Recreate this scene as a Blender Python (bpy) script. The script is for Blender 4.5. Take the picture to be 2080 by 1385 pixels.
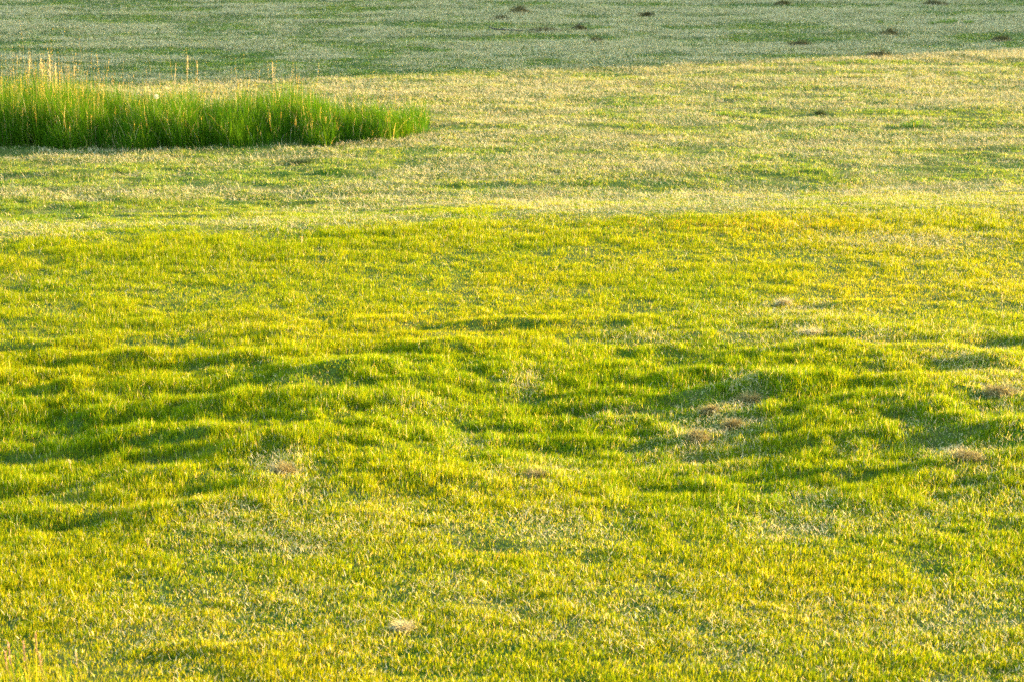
import bpy, math
import numpy as np
from mathutils import Vector

C = bpy.context.scene.collection
for o in list(bpy.data.objects):
    bpy.data.objects.remove(o)
scene = bpy.context.scene

# ------------------------------------------------------------------ camera, sky, sun, exposure
FPX = 5000.0                       # focal length in pixels of the 2080 px wide photograph
CAM_H = 5.5
PITCH = math.radians(12.8)
cam_d = bpy.data.cameras.new("camera")
cam_d.sensor_width = 36.0
cam_d.lens = 36.0 * FPX / 2080.0
cam_d.clip_start = 0.5
cam_d.clip_end = 6000
cam_d.dof.use_dof = True
cam_d.dof.focus_distance = 24.5
cam_d.dof.aperture_fstop = 4.4
cam = bpy.data.objects.new("camera", cam_d)
cam.location = (0, 0, CAM_H)
cam.rotation_euler = (math.pi / 2 - PITCH, 0, 0)
C.objects.link(cam)
scene.camera = cam

SUN_EL = math.radians(9.0)
SUN_AZ = math.radians(22.0)        # to the right (+X) and a little beyond the view (+Y)
world = bpy.data.worlds.new("World")
scene.world = world
world.use_nodes = True
nt = world.node_tree
sky = nt.nodes.new("ShaderNodeTexSky")
sky.sky_type = 'NISHITA'
sky.sun_disc = False
sky.ozone_density = 1.4
sky.dust_density = 1.0
sky.sun_elevation = SUN_EL
sky.sun_rotation = math.pi / 2 - SUN_AZ
bg = nt.nodes["Background"]
bg.inputs["Strength"].default_value = 0.15
nt.links.new(sky.outputs[0], bg.inputs[0])

sun_d = bpy.data.lights.new("sun", 'SUN')
sun_d.energy = 4.3
sun_d.angle = math.radians(0.5)
sun_d.color = (1.0, 0.68, 0.32)
sun = bpy.data.objects.new("sun", sun_d)
sdir = Vector((math.cos(SUN_EL) * math.cos(SUN_AZ), math.cos(SUN_EL) * math.sin(SUN_AZ), math.sin(SUN_EL)))
sun.rotation_euler = sdir.to_track_quat('Z', 'Y').to_euler()
sun.location = sdir * 50
C.objects.link(sun)

vs = scene.view_settings
vs.view_transform = 'Standard'
vs.look = 'None'
vs.exposure = 3.15
vs.gamma = 1.0
cy = scene.cycles
cy.max_bounces = 5
cy.diffuse_bounces = 3
cy.glossy_bounces = 1
cy.transmission_bounces = 3
cy.use_denoising = False
cy.caustics_reflective = False
cy.caustics_refractive = False

# ------------------------------------------------------------------ helpers
rng = np.random.default_rng(11)
TABLE = np.random.default_rng(5).random((256, 256)).astype(np.float32)


def vnoise(x, y, seed=0):
    x = np.asarray(x, np.float32) + seed * 37.31
    y = np.asarray(y, np.float32) + seed * 17.77
    xi = np.floor(x).astype(np.int32)
    yi = np.floor(y).astype(np.int32)
    fx = x - xi
    fy = y - yi
    fx = fx * fx * (3 - 2 * fx)
    fy = fy * fy * (3 - 2 * fy)
    x0 = xi & 255; x1 = (xi + 1) & 255; y0 = yi & 255; y1 = (yi + 1) & 255
    a = TABLE[x0, y0]; b = TABLE[x1, y0]; c = TABLE[x0, y1]; d = TABLE[x1, y1]
    return (a + (b - a) * fx) + ((c + (d - c) * fx) - (a + (b - a) * fx)) * fy


def fbm(x, y, seed=0, octv=3):
    s = 0; a = 0.5; t = 0
    x = np.asarray(x, np.float32); y = np.asarray(y, np.float32)
    for k in range(octv):
        s = s + a * vnoise(x * 2 ** k, y * 2 ** k, seed + k * 3)
        t += a
        a *= 0.5
    return s / t                       # 0..1, mean 0.5


def sstep(a, b, x):
    t = np.clip((np.asarray(x, np.float32) - a) / (b - a), 0, 1)
    return t * t * (3 - 2 * t)


CP, SP = math.cos(PITCH), math.sin(PITCH)


def ray(px, py):
    """direction of the photograph's pixel, world space"""
    u = (np.asarray(px, float) - 1040.0) / FPX
    v = (692.5 - np.asarray(py, float)) / FPX
    return u, CP + v * SP, -SP + v * CP      # x, y, z


def to_px(x, y, z):
    dz = z - CAM_H
    depth = y * CP - dz * SP
    up = y * SP + dz * CP
    return 1040 + FPX * x / depth, 692.5 - FPX * up / depth


def flat(px, py, z=0.0):
    dx, dy, dz = ray(px, py)
    t = (z - CAM_H) / dz
    return dx * t, dy * t


# ------------------------------------------------------------------ the lie of the land
SA, CA = math.sin(SUN_AZ), math.cos(SUN_AZ)
# dips and rises of the old pasture: where in the photo, half length, half depth (px), steepness
DIPS = [
    (60, 705, 80, 10, .22), (420, 745, 70, 14, .30), (560, 785, 150, 18, .30), (330, 845, 130, 15, .28),
    (760, 800, 90, 14, .26), (780, 845, 60, 10, .28), (835, 722, 90, 14, .34), (980, 745, 70, 12, .24), (960, 765, 60, 12, .24),
    (150, 735, 120, 12, .22), (60, 790, 90, 14, .25), (90, 905, 130, 18, .25), (300, 900, 110, 16, .24),
    (430, 925, 110, 26, .30), (480, 1000, 80, 16, .22), (170, 985, 120, 16, .22), (250, 1055, 130, 16, .28),
    (60, 1050, 60, 12, .24), (130, 840, 90, 12, .2), (640, 855, 80, 14, .24), (600, 895, 60, 10, .2),
    (1120, 805, 90, 14, .30), (1240, 815, 110, 16, .30), (1010, 860, 70, 12, .22), (1150, 895, 80, 14, .24),
    (1330, 770, 90, 16, .26), (1440, 800, 110, 22, .34), (1560, 800, 80, 18, .26), (1350, 885, 70, 12, .28),
    (1560, 905, 90, 18, .28), (1690, 835, 80, 20, .26), (1800, 790, 90, 24, .28), (1960, 760, 90, 30, .34),
    (2040, 830, 90, 26, .34), (1880, 850, 90, 20, .28), (1990, 900, 110, 22, .30), (1850, 960, 110, 18, .26),
    (2000, 985, 90, 18, .28), (1640, 960, 80, 14, .22), (1930, 1010, 60, 12, .22), (1480, 985, 70, 12, .2),
    (2060, 700, 80, 18, .28), (1890, 700, 70, 14, .22), (1720, 690, 80, 12, .2), (1640, 665, 40, 8, .22),
    (900, 670, 110, 12, .2), (720, 665, 60, 8, .22), (520, 690, 50, 8, .26), (1080, 665, 80, 10, .18), (1240, 660, 70, 10, .16),
    (60, 590, 50, 7, .26), (600, 535, 60, 7, .16), (720, 490, 60, 6, .16), (1690, 625, 70, 9, .2), (1960, 605, 60, 8, .2),
    (1100, 985, 90, 14, .18), (900, 1000, 70, 12, .18), (720, 975, 70, 10, .2), (740, 955, 60, 10, .2),
    (400, 1330, 80, 14, .24), (200, 1340, 70, 12, .2), (660, 1350, 50, 10, .2), (1160, 1210, 70, 10, .2),
    (1660, 1170, 50, 8, .18), (1600, 1195, 50, 8, .16), (2070, 1360, 50, 14, .3), (960, 1255, 50, 8, .18),
    (1230, 1215, 50, 8, .18), (1020, 1110, 50, 10, .2), (300, 1320, 60, 10, .2),
    (620, 328, 60, 5, .26), (1670, 228, 30, 4, .2), (60, 330, 90, 10, .2), (830, 415, 40, 5, .16), (900, 350, 60, 5, .14),
]
DW = []
for px, py, lx, ly, sl in DIPS:
    x0, y0 = flat(px, py)
    d = math.hypot(x0, y0)
    s = FPX / math.hypot(d, CAM_H)
    fore = CAM_H / math.hypot(d, CAM_H)
    DW.append((x0, y0, lx / s * 0.90, min(ly / s / fore * 0.38, 0.45), sl * 0.95))


def crest_y(x):
    x = np.asarray(x, np.float32)
    return 30.5 + 0.09 * x + 0.9 * sstep(-4.5, 1.0, x) - 0.35


def height(x, y):
    x = np.asarray(x, np.float32); y = np.asarray(y, np.float32)
    z = np.zeros_like(x)
    inner = 1 - sstep(70, 120, np.hypot(x * 1.3, y - 35))
    # rise in the foreground, then the small bank down to the mown hay field
    c = crest_y(x)
    z = z - 0.22 * sstep(-0.1, 3.6, y - c) + 0.06 * np.exp(-((y - c) / 2.2) ** 2)
    # general unevenness
    rough = 0.12 + 1.0 * np.exp(-((y - 21.6) / 2.7) ** 2) * (1 - 0.35 * np.exp(-((x + 0.3) / 1.2) ** 2)) + 0.5 * sstep(0.5, 3, y - c)
    z = z + inner * rough * 0.14 * (fbm(x * 0.33, y * 0.33, 2, 2) - 0.5)
    z = z + inner * rough * 0.045 * (fbm(x * 1.15, y * 1.15, 6, 3) - 0.5)
    z = z + 0.088 * np.exp(-((y - 21.2) / 2.4) ** 2) * np.exp(-(x / 9.0) ** 4) * np.sin(2 * math.pi * (x + 3.0) / 5.6 + 1.2 * (vnoise(x * .3, y * .35, 19) - .5))
    t2 = fbm(x * 2.6, y * 2.6, 9, 2)
    t3 = fbm(x * 1.5 + 0.4 * y, y * 3.4, 17, 2)
    z = z + inner * (0.12 + 0.75 * rough) * 0.060 * (t2 - 0.5)
    z = z + inner * (0.10 + 0.75 * rough) * 0.085 * (t3 - 0.5)
    z = z + inner * 0.024 * (0.3 + rough) * (vnoise(x * 6.0, y * 6.0, 13) - 0.5)
    for x0, y0, a, b, sl in DW:
        m = (np.abs(x - x0) < 3.2 * (a + b)) & (np.abs(y - y0) < 3.2 * (b + 0.4 * a))
        if not m.any():
            continue
        u = ((x[m] - x0) * CA + (y[m] - y0) * SA) / a
        v = (-(x[m] - x0) * SA + (y[m] - y0) * CA) / b
        z[m] += sl * a * u * np.exp(-0.5 * (u * u + v * v))
    # unseen hill added right of the field, shaped to shadow its far end
    yy = y - 59.0 - 0.31 * (x - 45)
    prof = sstep(0, 16, yy + 1.6 * (fbm(x * 0.15, y * 0.15, 21, 2) - 0.5)) * (1 - sstep(60, 110, yy))
    cross = -x * SA + y * CA
    prof = prof * (1 + (0.75 - 0.5 * sstep(.75, 1, prof)) * (fbm(cross * 0.85, cross * 0.13, 24, 3) - 0.5))
    z = z + 12.5 * prof * np.exp(-((x - 48) / 11.0) ** 2)
    return z


def ground_pt(px, py):
    z = 0.0
    for _ in range(12):
        x, y = flat(px, py, z)
        z = float(height(np.array([x]), np.array([y]))[0])
    return float(x), float(y), z


def px_per_m(x, y, z=0):
    return FPX / (y * CP - (z - CAM_H) * SP)


# ------------------------------------------------------------------ materials
def new_mat(name):
    m = bpy.data.materials.new(name)
    m.use_nodes = True
    t = m.node_tree
    t.nodes.clear()
    return m, t


def grass_mat(name, trans=0.48, rough=0.6, spec=0.015, tint=(1.45, 1.22, 0.35)):
    """thin leaf: reflects its own colour, passes a yellower light through"""
    m, t = new_mat(name)
    out = t.nodes.new("ShaderNodeOutputMaterial")
    at = t.nodes.new("ShaderNodeAttribute"); at.attribute_name = "tone"
    pb = t.nodes.new("ShaderNodeBsdfPrincipled")
    pb.inputs["Roughness"].default_value = rough
    pb.inputs["Specular IOR Level"].default_value = spec
    tr = t.nodes.new("ShaderNodeBsdfTranslucent")
    mul = t.nodes.new("ShaderNodeMix"); mul.data_type = 'RGBA'; mul.blend_type = 'MULTIPLY'
    mul.inputs[0].default_value = 1.0
    mul.inputs[7].default_value = (*tint, 1)
    mx = t.nodes.new("ShaderNodeMixShader"); mx.inputs[0].default_value = trans
    t.links.new(at.outputs["Color"], pb.inputs["Base Color"])
    t.links.new(at.outputs["Color"], mul.inputs[6])
    t.links.new(mul.outputs[2], tr.inputs["Color"])
    t.links.new(pb.outputs[0], mx.inputs[1]); t.links.new(tr.outputs[0], mx.inputs[2])
    t.links.new(mx.outputs[0], out.inputs[0])
    return m


def ground_mat():
    m, t = new_mat("turf_soil")
    N = t.nodes.new; L = t.links.new
    out = N("ShaderNodeOutputMaterial")
    pb = N("ShaderNodeBsdfPrincipled"); pb.inputs["Roughness"].default_value = 0.95
    pb.inputs["Specular IOR Level"].default_value = 0.05
    tc = N("ShaderNodeNewGeometry")
    n1 = N("ShaderNodeTexNoise"); n1.inputs["Scale"].default_value = 1.3; n1.inputs["Detail"].default_value = 6
    n2 = N("ShaderNodeTexNoise"); n2.inputs["Scale"].default_value = 38; n2.inputs["Detail"].default_value = 4
    L(tc.outputs["Position"], n1.inputs["Vector"]); L(tc.outputs["Position"], n2.inputs["Vector"])
    r1 = N("ShaderNodeValToRGB")
    r1.color_ramp.elements[0].position = 0.35; r1.color_ramp.elements[0].color = (0.025, 0.070, 0.004, 1)
    r1.color_ramp.elements[1].position = 0.68; r1.color_ramp.elements[1].color = (0.085, 0.095, 0.02, 1)
    r2 = N("ShaderNodeValToRGB")
    r2.color_ramp.elements[0].position = 0.3; r2.color_ramp.elements[0].color = (0.45, 0.45, 0.45, 1)
    r2.color_ramp.elements[1].position = 0.7; r2.color_ramp.elements[1].color = (1.3, 1.3, 1.2, 1)
    L(n1.outputs[0], r1.inputs[0]); L(n2.outputs[0], r2.inputs[0])
    mu = N("ShaderNodeMix"); mu.data_type = 'RGBA'; mu.blend_type = 'MULTIPLY'; mu.inputs[0].default_value = 1
    L(r1.outputs[0], mu.inputs[6]); L(r2.outputs[0], mu.inputs[7])
    L(mu.outputs[2], pb.inputs["Base Color"])
    bp = N("ShaderNodeBump"); bp.inputs["Strength"].default_value = 0.6; bp.inputs["Distance"].default_value = 0.02
    L(n2.outputs[0], bp.inputs["Height"]); L(bp.outputs[0], pb.inputs["Normal"])
    L(pb.outputs[0], out.inputs[0])
    return m


M_GRASS = grass_mat("grass_leaf")
M_STRAW = grass_mat("straw", trans=0.22, rough=0.7, spec=0.06, tint=(1.15, 1.0, 0.6))


def bark_mat():
    m, t = new_mat("twig_bark")
    out = t.nodes.new("ShaderNodeOutputMaterial")
    pb = t.nodes.new("ShaderNodeBsdfPrincipled"); pb.inputs["Roughness"].default_value = 0.85
    n = t.nodes.new("ShaderNodeTexNoise"); n.inputs["Scale"].default_value = 40; n.inputs["Detail"].default_value = 5
    r = t.nodes.new("ShaderNodeValToRGB")
    r.color_ramp.elements[0].color = (0.012, 0.010, 0.008, 1); r.color_ramp.elements[1].color = (0.06, 0.048, 0.036, 1)
    t.links.new(n.outputs[0], r.inputs[0]); t.links.new(r.outputs[0], pb.inputs[0]); t.links.new(pb.outputs[0], out.inputs[0])
    return m


M_BARK = bark_mat()


# ------------------------------------------------------------------ mesh builders
def make_mesh(name, V, T, mat, tone=None, parent=None, smooth=False):
    me = bpy.data.meshes.new(name)
    n = len(V); f = len(T)
    me.vertices.add(n)
    me.vertices.foreach_set("co", np.ascontiguousarray(V, np.float32).ravel())
    me.loops.add(f * 3)
    me.loops.foreach_set("vertex_index", np.ascontiguousarray(T, np.int32).ravel())
    me.polygons.add(f)
    me.polygons.foreach_set("loop_start", np.arange(0, f * 3, 3, dtype=np.int32))
    if tone is not None:
        a = me.attributes.new("tone", 'BYTE_COLOR', 'POINT')
        rgba = np.ones((n, 4), np.float32)
        rgba[:, :3] = np.clip(tone, 0, 1)
        a.data.foreach_set("color", rgba.ravel())
    me.update(calc_edges=True)
    me.materials.append(mat)
    if smooth:
        me.polygons.foreach_set("use_smooth", np.ones(f, bool))
    o = bpy.data.objects.new(name, me)
    C.objects.link(o)
    if parent is not None:
        o.parent = parent
    return o


def blade_geo(x, y, z, az, lean, h, w, tone, seg=2, twist=None, bend=1.0):
    """N tapered leaves -> verts, tris, tones.  seg=1: one triangle; seg>=2: a bent leaf."""
    N = len(x)
    f4 = np.float32
    x, y, z, az, lean, h, w = [np.asarray(a, f4) * np.ones(N, f4) for a in (x, y, z, az, lean, h, w)]
    if twist is None:
        twist = rng.normal(0, 0.7, N).astype(f4)
    dx, dy = np.cos(az), np.sin(az)
    wx, wy = -np.sin(az + twist) * w * .5, np.cos(az + twist) * w * .5
    P = np.stack([x, y, z], 1)
    D = np.stack([dx, dy], 1)
    W = np.stack([wx, wy, np.zeros(N, f4)], 1)
    nv = 2 * seg + 1
    V = np.empty((N, nv, 3), f4)
    cur = P.copy()
    for k in range(seg):
        wd = 1 - 0.28 * k / max(seg - 1, 1) if k else 0.85
        V[:, 2 * k] = cur - W * wd
        V[:, 2 * k + 1] = cur + W * wd
        tm = (k + 0.5) / seg
        a = np.clip(lean * (1 + bend * (tm - 0.5) * 1.2), -0.2, 2.0) if seg > 1 else lean
        st = h / seg
        cur = cur + np.stack([D[:, 0] * np.sin(a) * st, D[:, 1] * np.sin(a) * st, np.cos(a) * st], 1)
    V[:, nv - 1] = cur
    tr = []
    for k in range(seg - 1):
        b = 2 * k
        tr += [(b, b + 1, b + 3), (b, b + 3, b + 2)]
    b = 2 * (seg - 1)
    tr.append((b, b + 1, b + 2))
    tr = np.array(tr, np.int32)
    T = (tr[None] + (np.arange(N, dtype=np.int32) * nv)[:, None, None]).reshape(-1, 3)
    TN = np.repeat(np.asarray(tone, f4), nv, axis=0)
    return V.reshape(-1, 3), T, TN


def join(parts):
    V, T, TN = [], [], []
    off = 0
    for v, t, c in parts:
        V.append(v); T.append(t + off); TN.append(c)
        off += len(v)
    return np.concatenate(V), np.concatenate(T), np.concatenate(TN)


def tube(pts, rad, sides=6):
    """tapered round stem along pts -> verts, tris"""
    pts = np.asarray(pts, float); n = len(pts)
    rad = np.asarray(rad, float) * np.ones(n)
    V = []; T = []
    for i in range(n):
        d = pts[min(i + 1, n - 1)] - pts[max(i - 1, 0)]
        d /= np.linalg.norm(d) + 1e-9
        a = np.cross(d, (0.31, 0.17, 0.93) if abs(d[2]) < .9 else (1, 0, 0)); a /= np.linalg.norm(a)
        b = np.cross(d, a)
        for k in range(sides):
            th = 2 * math.pi * k / sides
            V.append(pts[i] + rad[i] * (a * math.cos(th) + b * math.sin(th)))
    for i in range(n - 1):
        for k in range(sides):
            k2 = (k + 1) % sides
            A = i * sides + k; B = i * sides + k2; Cc = A + sides; D = B + sides
            T += [(A, B, D), (A, D, Cc)]
    V.append(pts[0]); V.append(pts[-1])
    for k in range(sides):
        k2 = (k + 1) % sides
        T.append((k2, k, n * sides)); T.append(((n - 1) * sides + k, (n - 1) * sides + k2, n * sides + 1))
    return np.array(V, np.float32), np.array(T, np.int32)


def tag(o, label=None, cat=None, group=None, kind=None):
    if label: o["label"] = label
    if cat: o["category"] = cat
    if group: o["group"] = group
    if kind: o["kind"] = kind
    return o


# ------------------------------------------------------------------ ground: one sheet to the horizon
def axis(a, b, step, lo, hi):
    core = list(np.arange(a, b + 1e-6, step))
    s = step; p = core[-1]; up = []
    while p < hi:
        s = min(s * 1.25, 400); p += s; up.append(p)
    s = step; p = core[0]; dn = []
    while p > lo:
        s = min(s * 1.25, 400); p -= s; dn.append(p)
    return np.array(dn[::-1] + core + up, np.float32)


gx = axis(-18, 18, 0.085, -3000, 3000)
gx = np.unique(np.concatenate([gx[gx < 18.01], np.arange(18.4, 76, 0.45), gx[gx > 77]])).astype(np.float32)
gy = axis(11, 70, 0.085, -800, 4000)
GX, GY = np.meshgrid(gx, gy)
GZ = height(GX.ravel(), GY.ravel())
nx, ny = len(gx), len(gy)
idx = np.arange(nx * ny).reshape(ny, nx)
q = np.stack([idx[:-1, :-1], idx[:-1, 1:], idx[1:, 1:], idx[1:, :-1]], -1).reshape(-1, 4)
ground = make_mesh("ground", np.stack([GX.ravel(), GY.ravel(), GZ], 1),
                   np.concatenate([q[:, [0, 1, 2]], q[:, [0, 2, 3]]]), ground_mat(), smooth=True)
tag(ground, kind="structure")

# ------------------------------------------------------------------ the turf
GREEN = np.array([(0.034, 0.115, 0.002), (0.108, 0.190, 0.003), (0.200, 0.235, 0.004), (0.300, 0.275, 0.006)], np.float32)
STRAW = np.array([(0.52, 0.43, 0.20), (0.62, 0.54, 0.31), (0.42, 0.34, 0.15), (0.34, 0.28, 0.14)], np.float32)
FARGREEN = np.array([(0.060, 0.150, 0.032), (0.100, 0.180, 0.038), (0.150, 0.210, 0.045), (0.210, 0.240, 0.060)], np.float32)
RUST = np.array([0.40, 0.23, 0.06], np.float32)

# straw-strewn places in the photo: px, py, rx, ry, strength
HAYSPOTS = [
    (575, 945, 60, 36, .8), (430, 1040, 70, 22, .5), (560, 1100, 160, 40, .35), (820, 1080, 140, 40, .3), (610, 1120, 60, 20, .5),
    (1075, 965, 90, 30, .5), (930, 910, 50, 18, .4), (1070, 780, 40, 30, .6), (850, 830, 70, 14, .4), (1520, 785, 50, 24, .7),
    (1470, 845, 55, 40, .7), (1410, 885, 60, 26, .85), (1480, 870, 60, 30, .5), (1640, 670, 50, 14, .5), (1790, 690, 60, 20, .4),
    (1990, 740, 70, 30, .55), (2040, 800, 60, 40, .6), (1900, 730, 50, 20, .4), (1950, 925, 80, 16, .6), (1430, 930, 120, 30, .5),
    (1760, 920, 60, 14, .5), (1250, 850, 60, 20, .35), (1640, 1080, 80, 24, .3), (1640, 1020, 60, 20, .3), (1150, 1090, 90, 30, .3),
    (815, 1278, 24, 5, .95), (630, 1200, 90, 24, .3), (1100, 1060, 100, 30, .35), (1620, 640, 120, 20, .3), (1560, 690, 90, 20, .4),
    (1960, 680, 90, 16, .3), (1850, 490, 160, 16, .4), (1300, 690, 80, 16, .3), (600, 1010, 60, 16, .25), (880, 1190, 90, 20, .2),
]


def straw_share(x, y, px, py):
    c = y - crest_y(x)
    near = 0.03 + 0.10 * sstep(940, 1080, py) + 0.07 * sstep(1000, 1700, px) * sstep(560, 900, py) + 0.12 * sstep(1500, 2080, px) * sstep(640, 420, py)
    nn = fbm(x * 0.9, y * 0.9, 31, 3)
    near = near * (0.35 + 1.5 * sstep(0.36, 0.68, nn))
    # hay field: long low swathes left by the mower
    band = fbm(x * 0.13 + y * 0.03, y * 1.15, 41, 3)
    patch = fbm(x * 0.8, y * 0.8, 47, 3)
    far = 0.06 + 0.37 * (1 + 0.9 * sstep(150, 110, py)) * sstep(0.40, 0.60, 0.5 * band + 0.5 * patch)
    far = far + 0.16 * np.exp(-((py - 178) / 28) ** 2)  + 0.08 * sstep(140, 60, py)
    far = far * (1 - 0.5 * np.exp(-((c - 1.4) / 1.5) ** 2))
    s = near + (far - near) * sstep(-0.5, 0.9, c + 1.6 * (patch - .5))
    for hx, hy, rx, ry, a in HAYSPOTS:
        m = (np.abs(px - hx) < 2.2 * rx) & (np.abs(py - hy) < 2.2 * ry)
        if m.any():
            r2 = ((px[m] - hx) / rx) ** 2 + ((py[m] - hy) / ry) ** 2
            w = a * np.exp(-r2 * 0.9) * (0.5 + patch[m])
            s[m] = s[m] + (1 - s[m]) * np.clip(w, 0, 1)
    return np.clip(s, 0, 0.95)


def scatter(y0, y1, dens, margin=2.0, clump=0.6, per=10, rad=0.022):
    X, Y = [], []
    for a in np.arange(y0, y1, 1.0):
        b = min(a + 1.0, y1)
        hw = 0.213 * math.hypot(b, 0) + margin
        n = int(dens(0.5 * (a + b)) * (b - a) * 2 * hw)
        nc = int(n * clump / per)
        cx = rng.uniform(-hw, hw, nc); cyy = rng.uniform(a, b, nc)
        X.append(np.repeat(cx, per) + rng.normal(0, rad, nc * per)); Y.append(np.repeat(cyy, per) + rng.normal(0, rad, nc * per))
        m = n - nc * per
        X.append(rng.uniform(-hw, hw, m)); Y.append(rng.uniform(a, b, m))
    return np.concatenate(X).astype(np.float32), np.concatenate(Y).astype(np.float32)


STRIP_FRONT = [(-420, 306), (0, 304), (250, 306), (480, 303), (680, 295), (800, 287), (850, 276)]
SX = np.array([p[0] for p in STRIP_FRONT], np.float32); SY = np.array([p[1] for p in STRIP_FRONT], np.float32)
SPTS = np.array([ground_pt(p[0], p[1]) for p in STRIP_FRONT])


def strip_mask(x, y):
    """inside the uncut strip: depth behind its front edge, 0..1 weights"""
    fy = np.interp(x, SPTS[:, 0], SPTS[:, 1])
    depth = y - fy - 0.9 * (fbm(x * 1.7, x * 0 + 3.3, 88, 3) - .5)
    end = SPTS[-1, 0]
    back = 3.6 - 0.22 * (x + 8.0) * (x > -8) - 0.7 * sstep(end - 2.5, end, x)
    return (depth > 0) & (depth < back) & (x < end + 0.15), depth, back


def palette(tbl, n, bias=None):
    k = rng.random(n).astype(np.float32) if bias is None else np.clip(rng.random(n).astype(np.float32) * 0.62 + bias, 0, 0.999)
    k = k * (len(tbl) - 1)
    i = np.floor(k).astype(np.int32); f = (k - i)[:, None]
    c = tbl[i] * (1 - f) + tbl[np.minimum(i + 1, len(tbl) - 1)] * f
    return c * np.exp(rng.normal(0, 0.16, n))[:, None].astype(np.float32)


def turf(y0, y1, dens, name, hmul, wfun, seg, label):
    x, y = scatter(y0, y1, dens)
    z = height(x, y)
    px, py = to_px(x, y, z)
    st = straw_share(x, y, px, py)
    inside, _, _ = strip_mask(x, y)
    c = y - crest_y(x)
    hay = sstep(-0.2, 0.3, c)                        # 0 pasture, 1 hay field
    lush = 0.5 * fbm(x * 1.4, y * 1.4, 61, 2) + 0.5 * fbm(x * 4.2, y * 4.2, 63, 2)              # tussocky growth
    fine = vnoise(x * 7, y * 7, 66)
    thin = (1 - 0.55 * st) * (0.55 + 0.9 * sstep(0.34, 0.58, lush)) * (1 - 0.35 * hay * (1 - sstep(.42, .6, lush)))
    keep = (rng.random(len(x)) < np.clip(thin, 0.12, 1)) & ~inside
    x, y, z, px, py, st, c, hay, lush, fine = [a[keep] for a in (x, y, z, px, py, st, c, hay, lush, fine)]
    n = len(x)
    h = (0.027 + 0.022 * sstep(0.34, 0.66, lush) + 0.010 * (fine - .5)) * (1 - 0.40 * hay * (1 - 0.8 * sstep(.5, .66, lush)))
    h = h * (1 + 0.35 * sstep(1.5, 0.2, np.abs(c + 0.9)) * (1 - hay)) * (1 - 0.35 * np.clip(st, 0, 1))
    h = h * (1 + 0.45 * sstep(620, 800, py) * sstep(1100, 980, py)) * (1 + 0.12 * sstep(700, 500, px))
    tn = fbm(x * 6.0, y * 6.0, 68, 2)
    h = h * (1 + (1 - hay) * (0.25 + 0.75 * np.exp(-((y - 21.2) / 3.0) ** 2)) * (0.60 * sstep(0.45, 0.72, tn) - 0.12))
    h = h * np.clip(rng.normal(1, 0.26, n), 0.45, 2.0) * hmul
    w = wfun(y) * np.clip(rng.normal(1, .25, n), .5, 1.7)
    az = rng.uniform(0, 2 * math.pi, n)
    lean = np.abs(rng.normal(0.42, 0.34, n))
    dry = rng.random(n) < 0.035 + 0.22 * st
    bias = np.clip(0.05 + 0.36 * fbm(x * 0.5, y * 0.5, 71, 2) - 0.12 * hay - 0.15 * np.exp(-((y - 21.3) / 2.6) ** 2) + 0.10 * sstep(1080, 1250, py) + 0.08 * np.exp(-((c + 4) / 3.5) ** 2), 0, .5)  # lush mid band also painted darker green, deepening the shade in its hollows
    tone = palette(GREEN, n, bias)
    fm = rng.random(n) < 0.85 * sstep(-0.6, 7.0, c)
    tone[fm] = palette(FARGREEN, int(fm.sum()), bias[fm])
    tone[dry] = palette(STRAW, int(dry.sum()))
    # reddish sorrel-tinged patch near the crest
    rx = np.exp(-(((px - 1480) / 230) ** 2 + ((py - 462) / 14) ** 2)) + 0.8 * np.exp(-(((px - 1040) / 60) ** 2 + ((py - 1128) / 10) ** 2)) + .5 * np.exp(-(((px - 240) / 60) ** 2 + ((py - 1050) / 10) ** 2))
    red = rng.random(n) < 0.13 * rx
    tone[red] = RUST * rng.uniform(.6, 1.3, (int(red.sum()), 1))
    return blade_geo(x, y, z - 0.004, az, lean, h, w, tone, seg)


def litter(y0, y1, dens, wfun, lfun):
    """cut, dried leaves lying on the turf"""
    x, y = scatter(y0, y1, dens, clump=0.45, per=7, rad=0.05)
    z = height(x, y)
    px, py = to_px(x, y, z)
    st = straw_share(x, y, px, py)
    inside, _, _ = strip_mask(x, y)
    keep = (rng.random(len(x)) < st) & ~inside
    x, y, z, st, px, py = [a[keep] for a in (x, y, z, st, px, py)]
    n = len(x)
    L = lfun(y) * np.clip(rng.normal(1, .4, n), .3, 2.2)
    w = wfun(y) * rng.uniform(.6, 1.3, n)
    az = rng.uniform(0, 2 * math.pi, n)
    lean = np.clip(rng.normal(1.12, .34, n), .3, 1.75)
    lift = rng.uniform(0.008, 0.045, n) * (0.7 + 0.6 * st)
    tone = palette(STRAW, n)
    g = rng.random(n) < .22
    tone[g] = tone[g] * np.array([.62, .78, .55], np.float32)
    return blade_geo(x, y, z + lift, az, lean, L, w, tone, 2 if y1 < 26 else 1, twist=rng.normal(0, .3, n).astype(np.float32), bend=.5)


near = join([
    turf(12.6, 24.0, lambda d: 8600, "near", 1.0, lambda y: 0.0054, 2, ""),
    turf(24.0, 34.2, lambda d: 6400, "near", 1.0, lambda y: 0.0068, 1, ""),
])
o = make_mesh("pasture_grass", *near[:2], M_GRASS, near[2])
tag(o, "short bright yellow green turf covering the field in the foreground", "grass", kind="stuff")
del near
far = turf(34.2, 70, lambda d: 2900 - 28 * (d - 34), "far", 1.0, lambda y: 0.0085 + 0.00014 * (y - 34), 1, "")
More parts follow.
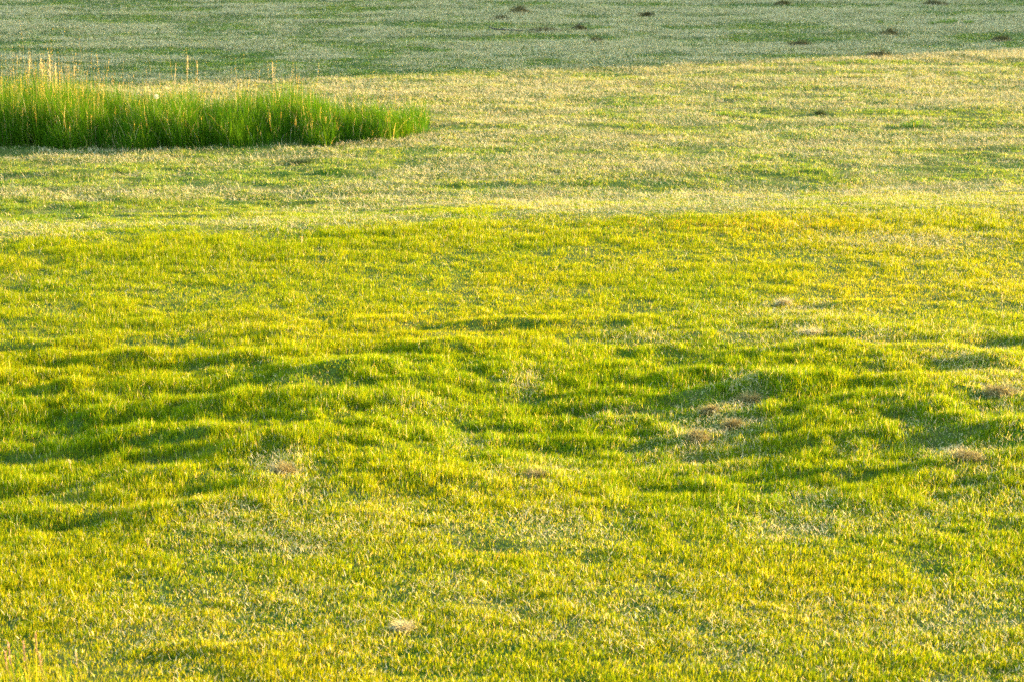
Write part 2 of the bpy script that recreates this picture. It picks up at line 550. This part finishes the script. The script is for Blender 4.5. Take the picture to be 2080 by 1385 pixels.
# the band of the hay field that lies before 34.2 m belongs to the same sward; one more sheet keeps the seam full
o = make_mesh("hay_field_grass", *far[:2], M_GRASS, far[2])
tag(o, "closely mown green stubble of the hay field behind the crest", "grass", kind="stuff")
del far
lit = join([
    litter(12.6, 25.0, lambda d: 3000, lambda y: 0.0038, lambda y: 0.040),
    litter(25.0, 70.0, lambda d: 3400 - 34 * (d - 25), lambda y: 0.0050 + 0.00013 * (y - 25), lambda y: 0.058),
])
o = make_mesh("hay_litter", *lit[:2], M_STRAW, lit[2])
tag(o, "pale dried clippings strewn over the mown grass", "hay", kind="stuff")
del lit

# ------------------------------------------------------------------ the uncut strip
def tall_strip():
    N = 90000
    x = rng.uniform(SPTS[0, 0], SPTS[-1, 0] + .15, N).astype(np.float32)
    y = rng.uniform(36, 46, N * 1).astype(np.float32)
    x = np.concatenate([x] * 2) + rng.normal(0, .3, 2 * N).astype(np.float32)
    y = np.concatenate([y, rng.uniform(36, 46, N).astype(np.float32)])
    ins, dep, back = strip_mask(x, y)
    cl = 0.5 * fbm(x * 1.1, y * 0.9, 81, 2) + 0.5 * fbm(x * 3.1, y * 2.2, 84, 2)
    keep = ins & (rng.random(len(x)) < 0.5 + 0.9 * sstep(.3, .58, cl))
    x, y, dep, back, cl = [a[keep] for a in (x, y, dep, back, cl)]
    z = height(x, y)
    n = len(x)
    end = SPTS[-1, 0]
    edge = sstep(-0.05, 0.55, dep) * 0.45 + 0.55
    edge = edge * (0.80 + 0.20 * sstep(0, 1.6, end - x))
    h = (0.36 + 0.27 * sstep(.3, .68, cl) + 0.14 * sstep(-6.2, -8.2, x)) * edge * np.clip(rng.normal(1, .22, n), .4, 1.7)
    az = rng.uniform(0, 2 * math.pi, n)
    az = np.where(rng.random(n) < .3, math.pi + rng.normal(0, .6, n), az)
    lean = np.abs(rng.normal(.38, .28, n))
    w = 0.0056 * np.clip(rng.normal(1, .25, n), .5, 1.8)
    G = np.array([(0.016, 0.075, 0.003), (0.032, 0.105, 0.004), (0.052, 0.125, 0.005), (0.10, 0.155, 0.006)], np.float32)
    tone = palette(G, n, np.clip(.36 * cl, 0, .4))
    dry = rng.random(n) < .05
    tone[dry] = palette(STRAW, int(dry.sum())) * .8
    leaves = blade_geo(x, y, z, az, lean, h, w, tone, 4)
    # flowering stems with loose heads, thin but many
    pw = 1 + 3.0 * sstep(-6.0, -7.6, x) + 1.2 * sstep(1.2, 2.4, dep); m = rng.choice(n, 1000, replace=False, p=pw / pw.sum())
    sx, sy, sz = x[m], y[m], z[m]
    sh = h[m] * rng.uniform(1.15, 1.75, len(m))
    sa = rng.uniform(0, 2 * math.pi, len(m)); sl = np.abs(rng.normal(.1, .09, len(m)))
    tS = np.array((0.30, 0.26, 0.10), np.float32) * np.exp(rng.normal(0, .18, len(m)))[:, None].astype(np.float32)
    stems = blade_geo(sx, sy, sz, sa, sl, sh, 0.0030, tS, 2, bend=.3)
    parts = [leaves, stems]
    tx = stems[0].reshape(-1, 5, 3)[:, 4]; bx = stems[0].reshape(-1, 5, 3)[:, 2]
    for k in range(7):                                    # spikelets along the upper third
        f = 0.45 + 0.08 * k
        p = bx + (tx - bx) * f
        q = len(m)
        parts.append(blade_geo(p[:, 0], p[:, 1], p[:, 2], rng.uniform(0, 6.28, q), rng.uniform(.1, .8, q),
                               rng.uniform(.02, .045, q), 0.008, tS * np.array((1.25, 1.05, .9), np.float32), 1))
    return join(parts)


ts = tall_strip()
o = make_mesh("tall_grass", *ts[:2], M_GRASS, ts[2])
tag(o, "strip of uncut deep green tall grass with golden seed heads", "tall grass", kind="stuff")
del ts


# ------------------------------------------------------------------ heaps of cut grass
def hay_heap(px, py, wpx, hpx, label, kind="dry", strands=520, depth=0.75, group=None, seed=0):
    r = np.random.default_rng(seed + 100)
    x0, y0, z0 = ground_pt(px, py)
    s = px_per_m(x0, y0, z0)
    W = wpx / s * (.5 if kind == 'dull' else .42); H = hpx / s * (1.15 if kind == 'dull' else .45); Dp = W * depth
    n = strands
    # lumpy dome: three humps of unequal size
    hx = r.uniform(-.5, .5, 3) * W; hy = r.uniform(-.35, .35, 3) * Dp; hh = np.array([1, r.uniform(.5, .9), r.uniform(.35, .8)])
    k = r.integers(0, 3, n)
    a = r.uniform(0, 2 * math.pi, n); rr = np.sqrt(r.random(n))
    lx = hx[k] + np.cos(a) * rr * W * .62; ly = hy[k] + np.sin(a) * rr * Dp * .62
    top = H * hh[k] * np.clip(1 - rr ** 2, 0, 1) ** .7
    lz = top * np.clip(r.uniform(.35, 1.05, n), 0, 1) + 0.006
    gz = height(np.float32(x0 + lx), np.float32(y0 + ly)) - z0
    L = np.clip(r.normal(.075, .025, n), .03, .16) * (1 + .25 * (W > .25))
    az = r.uniform(0, 2 * math.pi, n)
    lean = np.clip(r.normal(1.25, .3, n), .2, 1.9)
    if kind == "dry":
        base = np.array([(0.38, 0.31, 0.11), (0.28, 0.22, 0.07), (0.17, 0.135, 0.04)])
    elif kind == "pale":
        base = np.array([(0.60, 0.52, 0.26), (0.50, 0.42, 0.19), (0.40, 0.33, 0.13)])
    elif kind == 'green':
        base = np.array([(0.10, 0.13, 0.035), (0.06, 0.10, 0.02), (0.05, 0.075, 0.018)])
    else:
        base = np.array([(0.11, 0.095, 0.028), (0.075, 0.075, 0.02), (0.15, 0.12, 0.04)])
    tone = base[r.integers(0, 3, n)] * np.exp(r.normal(0, .2, n))[:, None]
    v, t, c = blade_geo(lx, ly, gz + lz, az, lean, L, max(.004, 0.9 / s), tone, 2, twist=r.normal(0, .4, n).astype(np.float32), bend=.9)
    # compacted core the strands lie on
    nr, ns = 5, 18
    cv = []
    for i in range(nr):
        f = i / (nr - 1)
        for j in range(ns):
            th = 2 * math.pi * j / ns
            R = 1 + .18 * r.normal()
            qx = math.cos(th) * W * .82 * f * R; qy = math.sin(th) * Dp * .82 * f * R
            hz = H * .72 * max(0, 1 - f * f) * (1 + .15 * r.normal())
            g = float(height(np.float32([x0 + qx]), np.float32([y0 + qy]))[0]) - z0
            cv.append((qx, qy, g + hz - .01))
    ct = []
    for i in range(nr - 1):
        for j in range(ns):
            j2 = (j + 1) % ns
            A, B, Cc, D = i * ns + j, i * ns + j2, (i + 1) * ns + j2, (i + 1) * ns + j
            ct += [(A, D, Cc), (A, Cc, B)]
    cc = np.tile((base[2] * .8)[None], (len(cv), 1))
    V, T, TN = join([(v, t, c), (np.array(cv, np.float32), np.array(ct, np.int32), cc)])
    o = make_mesh("hay_heap", V, T, M_STRAW, TN)
    o.location = (x0, y0, z0)
    return tag(o, label, "hay heap", group or "heaps of cut grass on the field")


HEAPS = [
    (1054, 27, 48, 15, "brown twin humped heap of clippings at the very top edge, above the two twigs", "dull"),
    (1012, 41, 46, 7, "low flat brown wisp of clippings just below left of the twin humped heap", "dull"),
    (1180, 64, 34, 12, "small brown clippings heap with a bare twig poking up out of it", "dull"),
    (1112, 64, 90, 7, "long low ridge of clippings between the lying twig and the upright twig", "dull"),
    (1806, 74, 44, 16, "tallest dark olive heap of clippings on the shaded right, below the green tufts", "dull"),
    (1622, 96, 54, 12, "brown lopsided heap of clippings on the shaded grass left of the tallest heap", "dull"),
    (1785, 113, 52, 9, "flat heap of clippings lying right on the edge of the shade", "dull"),
    (2032, 83, 60, 9, "spread out clippings heap beside the right edge of the photo, in shade", "dull"),
    (1312, 36, 42, 11, "faint grey brown heap of clippings alone in the top middle of the shaded field", "dull"),
    (1208, 85, 40, 8, "thin scrap of clippings on the shaded field below the upright twig", "dull"),
    (1585, 12, 40, 7, "smear of brown clippings near the top edge between two bare stretches", "dull"),
    (1905, 10, 60, 8, "long brown smear of clippings at the top right edge", "dull"),
    (610, 332, 70, 13, "long dark green hump of clippings in front of the tall grass strip", "green"),
    (1672, 233, 40, 9, "dark clippings hump on the sunlit hay field, right of the tall grass", "green"),
    (1592, 622, 44, 19, "pale pinkish tuft of dry hay sunlit on the right middle of the turf", "pale"),
    (572, 962, 84, 42, "tangled straw heap beside a deep green hollow in the left foreground", "dry"),
    (1520, 796, 64, 30, "straw coloured heap standing in the dark hollow right of centre", "dry"),
    (1440, 838, 46, 18, "small straw tangle directly below left of the heap in the dark hollow", "dry"),
    (1482, 868, 50, 26, "loose straw tuft between the dark hollow and the broad mat of hay", "dry"),
    (1408, 896, 80, 24, "broad mat of golden hay, lowest of the straw heaps right of centre", "dry"),
    (1646, 682, 54, 12, "thin hay ridge with a shaded front, below the pale pinkish tuft", "pale"),
    (815, 1281, 46, 7, "bleached flat scrap of hay alone in the blurred bottom foreground", "pale"),
    (2030, 800, 90, 34, "untidy hay pile by the right edge of the turf, half in shade", "dry"),
    (1970, 928, 90, 14, "flat hay streak below the untidy pile near the right edge", "dry"),
    (1082, 972, 70, 20, "greyish hay scrap in the middle foreground among green tussocks", "dry"),
]
for i, (px, py, w, h, lab, kd) in enumerate(HEAPS):
    hay_heap(px, py, w, h, lab, kd, strands=620 if py > 500 else 420, seed=i)


# ------------------------------------------------------------------ twigs on the far field
def twig(pts_px, r0, label, lifts, forks=()):
    P = []
    x0, y0, z0 = ground_pt(*pts_px[0])
    for (px, py), up in zip(pts_px, lifts):
        x = (px - pts_px[0][0]) / px_per_m(x0, y0, z0)
        P.append((x, 0.02 * math.sin(px), up))
    parts = [tube(P, np.linspace(r0, r0 * .45, len(P)))]
    for i, (dx, dy, dz) in forks:
        b = np.array(P[i])
        parts.append(tube([b, b + np.array((dx, dy, dz)) * .6, b + np.array((dx, dy, dz))], [r0 * .6, r0 * .45, r0 * .25]))
    V, T, off = [], [], 0
    for v, t in parts:
        V.append(v); T.append(t + off); off += len(v)
    o = make_mesh("twig", np.concatenate(V), np.concatenate(T), M_BARK, smooth=True)
    o.location = (x0, y0, z0 + .015)
    return tag(o, label, "twig", "bare twigs lying on the far field")


twig([(993, 68), (1002, 70), (1015, 71), (1035, 71), (1062, 71)], 0.022,
     "black curved twig lying flat on the shaded grass with its tip raised", [.13, .09, .07, .06, .045], [(2, (.12, .05, .03))])
twig([(1160, 62), (1170, 61), (1178, 56), (1188, 49)], 0.016,
     "thin bare twig pointing up to the right out of a small clippings heap", [.03, .07, .14, .23], [(1, (.1, -.05, .05))])

# ------------------------------------------------------------------ green tufts, seed stalks, dandelion
def tuft(px, py, wpx, hpx, label, group, n=160, dry=.05, seed=0):
    r = np.random.default_rng(seed + 900)
    x0, y0, z0 = ground_pt(px, py)
    s = px_per_m(x0, y0, z0)
    R = wpx / s * .5; H = hpx / s
    a = r.uniform(0, 6.283, n); rr = np.sqrt(r.random(n)) * R
    lx = np.cos(a) * rr; ly = np.sin(a) * rr * .6
    g = height(np.float32(x0 + lx), np.float32(y0 + ly)) - z0
    az = a + r.normal(0, .6, n); lean = np.abs(r.normal(.35, .25, n))
    tone = np.array([(0.06, 0.15, 0.012), (0.09, 0.18, 0.012)])[r.integers(0, 2, n)] * np.exp(r.normal(0, .2, n))[:, None]
    d = r.random(n) < dry
    tone[d] = (0.45, .36, .18)
    V, T, TN = blade_geo(lx, ly, g, az, lean, H * r.uniform(.6, 1.1, n), max(.006, 1.0 / s), tone, 3, twist=r.normal(0, .7, n).astype(np.float32))
    o = make_mesh("grass_tuft", V, T, M_GRASS, TN)
    o.location = (x0, y0, z0)
    return tag(o, label, "grass tuft", group)


for i, (px, py, w, h, lab) in enumerate([
    (1925, 51, 34, 13, "brightest green tuft of the three in the shaded top right"),
    (1966, 51, 24, 9, "small green tuft right of the brightest tuft in the shaded top right"),
    (1897, 51, 24, 8, "dull olive tuft left of the brightest tuft in the shaded top right"),
    (1787, 52, 12, 10, "tiny green sprig standing just above the tallest clippings heap"),
    (1470, 237, 36, 9, "deep green tuft on the sunlit hay field, right of its middle"),
    (1860, 258, 60, 13, "wide green tuft near the right side of the sunlit hay field"),
]):
    tuft(px, py, w, h, lab, "green tufts left by the mower", seed=i)


def stalk(px, py, hpx, lean_px, label, head=.3, cat="grass stalk", group="dry seed stalks in the grass", rad=.0022, col=(0.50, 0.40, 0.19), headcol=(0.62, 0.47, 0.22), spike=.030, nsp=48, seed=0, mat=None, lift=0.0):
    """one stem with a feathery head: stem and seed_head are its parts"""
    r = np.random.default_rng(seed + 300)
    x0, y0, z0 = ground_pt(px, py)
    s = px_per_m(x0, y0, z0)
    H = hpx / s; LX = lean_px / s
    e = bpy.data.objects.new("grass_stalk", None); C.objects.link(e)
    e.location = (x0, y0, z0); e.empty_display_size = .1
    ts = np.linspace(0, 1, 7)
    P = np.stack([LX * ts ** 1.7 + .01 * H * np.sin(ts * 7 + seed), .04 * H * np.sin(ts * 3 + seed), H * ts + lift - .01], 1)
    v, t = tube(P, np.linspace(rad, rad * .5, 7), 5)
    make_mesh("stem", v, t, M_STRAW, np.tile(np.array(col)[None], (len(v), 1)), e)
    f = np.sort(r.uniform(1 - head, 1.0, nsp))
    hx = np.interp(f, ts, P[:, 0]); hy = np.interp(f, ts, P[:, 1]); hz = np.interp(f, ts, P[:, 2])
    taper = .5 + .9 * np.sin(np.clip((f - (1 - head)) / head, 0, 1) * math.pi)
    tone = np.array(headcol)[None] * np.exp(r.normal(0, .2, nsp))[:, None]
    V, T, TN = blade_geo(hx, hy, hz, r.uniform(0, 6.28, nsp), r.uniform(.15, .75, nsp), spike * taper, spike * .17, tone, 2,
                         twist=r.normal(0, .5, nsp).astype(np.float32))
    make_mesh("seed_head", V, T, mat or M_STRAW, TN, e)
    return tag(e, label, cat, group)


STALKS = [
    (2037, 662, 70, -5, "tallest lone straw stalk near the right edge, leaning slightly left on the turf", .38, .022),
    (62, 236, 122, 3, "leftmost tall golden seed stalk rising above the tall grass strip", .35, .05),
    (92, 238, 120, -4, "seed stalk just left of the tallest golden plume above the strip", .4, .05),
    (104, 240, 128, 2, "tallest golden plume rising above the left end of the tall grass strip", .45, .06),
    (114, 238, 112, 4, "golden seed stalk leaning right beside the tallest plume", .4, .055),
    (128, 236, 80, 3, "short golden plume at the right side of the plume cluster", .45, .05),
    (153, 240, 106, 2, "lone seed stalk between the plume cluster and the dandelion clock", .2, .04),
    (356, 246, 118, 4, "pale stalk right of the dandelion clock, left one of a loose group", .4, .04),
    (382, 248, 134, 3, "tallest thin stalk right of the dandelion clock, reaching into the shade", .3, .04),
    (402, 248, 126, 2, "thin stalk with a narrow head just right of the tallest thin stalk", .25, .035),
    (554, 256, 130, 3, "thin seed stalk above the middle of the strip, farthest right of the tall ones", .25, .035),
    (1394, 440, 30, -22, "thin straw bent sharply to the left on the crest of the turf", .2, .02),
    (1567, 718, 34, -22, "pale straw slanting left across a dark hollow below the pinkish hay tuft", .15, .015),
    (300, 1118, 26, 2, "pale stubby seed head standing on the lower left turf", .5, .03),
    (147, 962, 30, -7, "dry stalk bent left on the lush left turf", .4, .03),
    (1190, 525, 20, 1, "stubby pale seed head standing on the upper turf right of centre", .6, .03),
    (612, 505, 24, 3, "pale seed head on the upper left turf below the crest", .6, .03),
]
for i, (px, py, h, l, lab, hd, sp) in enumerate(STALKS):
    stalk(px, py, h, l, lab, head=hd, spike=sp, seed=i, rad=.0032 if py < 300 else .002)


def dandelion():
    x0, y0, z0 = ground_pt(322, 272)
    s = px_per_m(x0, y0, z0)
    e = bpy.data.objects.new("dandelion_clock", None); C.objects.link(e); e.location = (x0, y0, z0); e.empty_display_size = .1
    H = 75 / s
    P = [(0, 0, 0), (-.004, 0, H * .5), (-.012, .01, H)]
    v, t = tube(P, [.004, .0035, .003], 6)
    make_mesh("stem", v, t, M_GRASS, np.tile(np.array((.16, .2, .06))[None], (len(v), 1)), e)
    r = np.random.default_rng(4)
    n = 420
    d = r.normal(size=(n, 3)); d /= np.linalg.norm(d, axis=1)[:, None]
    c = np.array(P[-1])
    az = np.arctan2(d[:, 1], d[:, 0]); lean = np.arccos(np.clip(d[:, 2], -1, 1))
    rad = .033
    W = np.stack([-np.sin(az), np.cos(az), np.zeros(n)], 1)
    b0 = c + d * rad * .15; tip = c + d * rad
    Vv = np.stack([b0 - W * .0006, b0 + W * .0006, tip, tip - W * .006 + d * .003, tip + W * .006 + d * .003], 1).reshape(-1, 3)
    T = (np.array([(0, 1, 2), (2, 3, 4)])[None] + (np.arange(n) * 5)[:, None, None]).reshape(-1, 3)
    make_mesh("seed_head", Vv, T, M_STRAW, np.tile(np.array((.8, .78, .74))[None], (len(Vv), 1)), e)
    tag(e, "round white dandelion clock standing among the tall grass tops", "dandelion")


dandelion()


# ------------------------------------------------------------------ out of focus tuft at the lower left corner
def corner_tuft():
    r = np.random.default_rng(77)
    x0, y0, z0 = ground_pt(60, 1440)
    s = px_per_m(x0, y0, z0)
    e = bpy.data.objects.new("seeding_grass_clump", None); C.objects.link(e); e.location = (x0, y0, z0); e.empty_display_size = .1
    spots = [(-20, 0), (70, 1), (110, 0), (140, 2), (20, 1), (95, 1), (-45, 0), (50, 0), (160, 1)]
    n = 70
    lx = r.uniform(-70, 110, n) / s; ly = r.uniform(-.15, .15, n)
    g = height(np.float32(x0 + lx), np.float32(y0 + ly)) - z0
    tone = np.array([(0.10, 0.17, 0.012), (0.20, 0.22, 0.015), (0.24, .22, .03)])[r.integers(0, 3, n)]
    V, T, TN = blade_geo(lx, ly, g, r.uniform(0, 6.28, n), np.abs(r.normal(.3, .2, n)), r.uniform(.18, .40, n), .009, tone, 4, twist=r.normal(0, .6, n).astype(np.float32))
    make_mesh("leaf_blades", V, T, M_GRASS, TN, e)
    for k, (dx, hh, hc) in enumerate([(-30, 145, (.62, .34, .24)), (-2, 150, (.60, .33, .22)), (22, 165, (.55, .33, .16)), (-42, 120, (.6, .3, .22)), (26, 115, (.62, .36, .25)), (98, 118, (.62, .5, .28))]):
        H = hh / s; X = dx / s
        P = [(X + .03, .02 * k - .05, -.01), (X + .02, .02 * k - .05, H * .5), (X, .02 * k - .05, H * .78), (X - .008, .02 * k - .05, H)]
        v, t = tube(P, [.003, .003, .0025, .002], 6)
        st = make_mesh("stem", v, t, M_GRASS, np.tile(np.array((.24, .22, .06))[None], (len(v), 1)), e)
        m = 60
        f = r.uniform(.70, 1, m)
        pz = H * f; pxx = X + .01 - .018 * f
        tone = np.array(hc)[None] * np.exp(r.normal(0, .15, m))[:, None]
        V, T, TN = blade_geo(pxx, np.full(m, .02 * k - .05), pz, r.uniform(0, 6.28, m), r.uniform(.1, .6, m), r.uniform(.015, .03, m), .007, tone, 2, twist=r.normal(0, .5, m).astype(np.float32))
        make_mesh("seed_head", V, T, M_STRAW, TN, st)
    tag(e, "blurred grass clump with pinkish seed heads at the lower left corner", "grass clump")


corner_tuft()
print("verts", sum(len(o.data.vertices) for o in bpy.data.objects if o.type == 'MESH'))
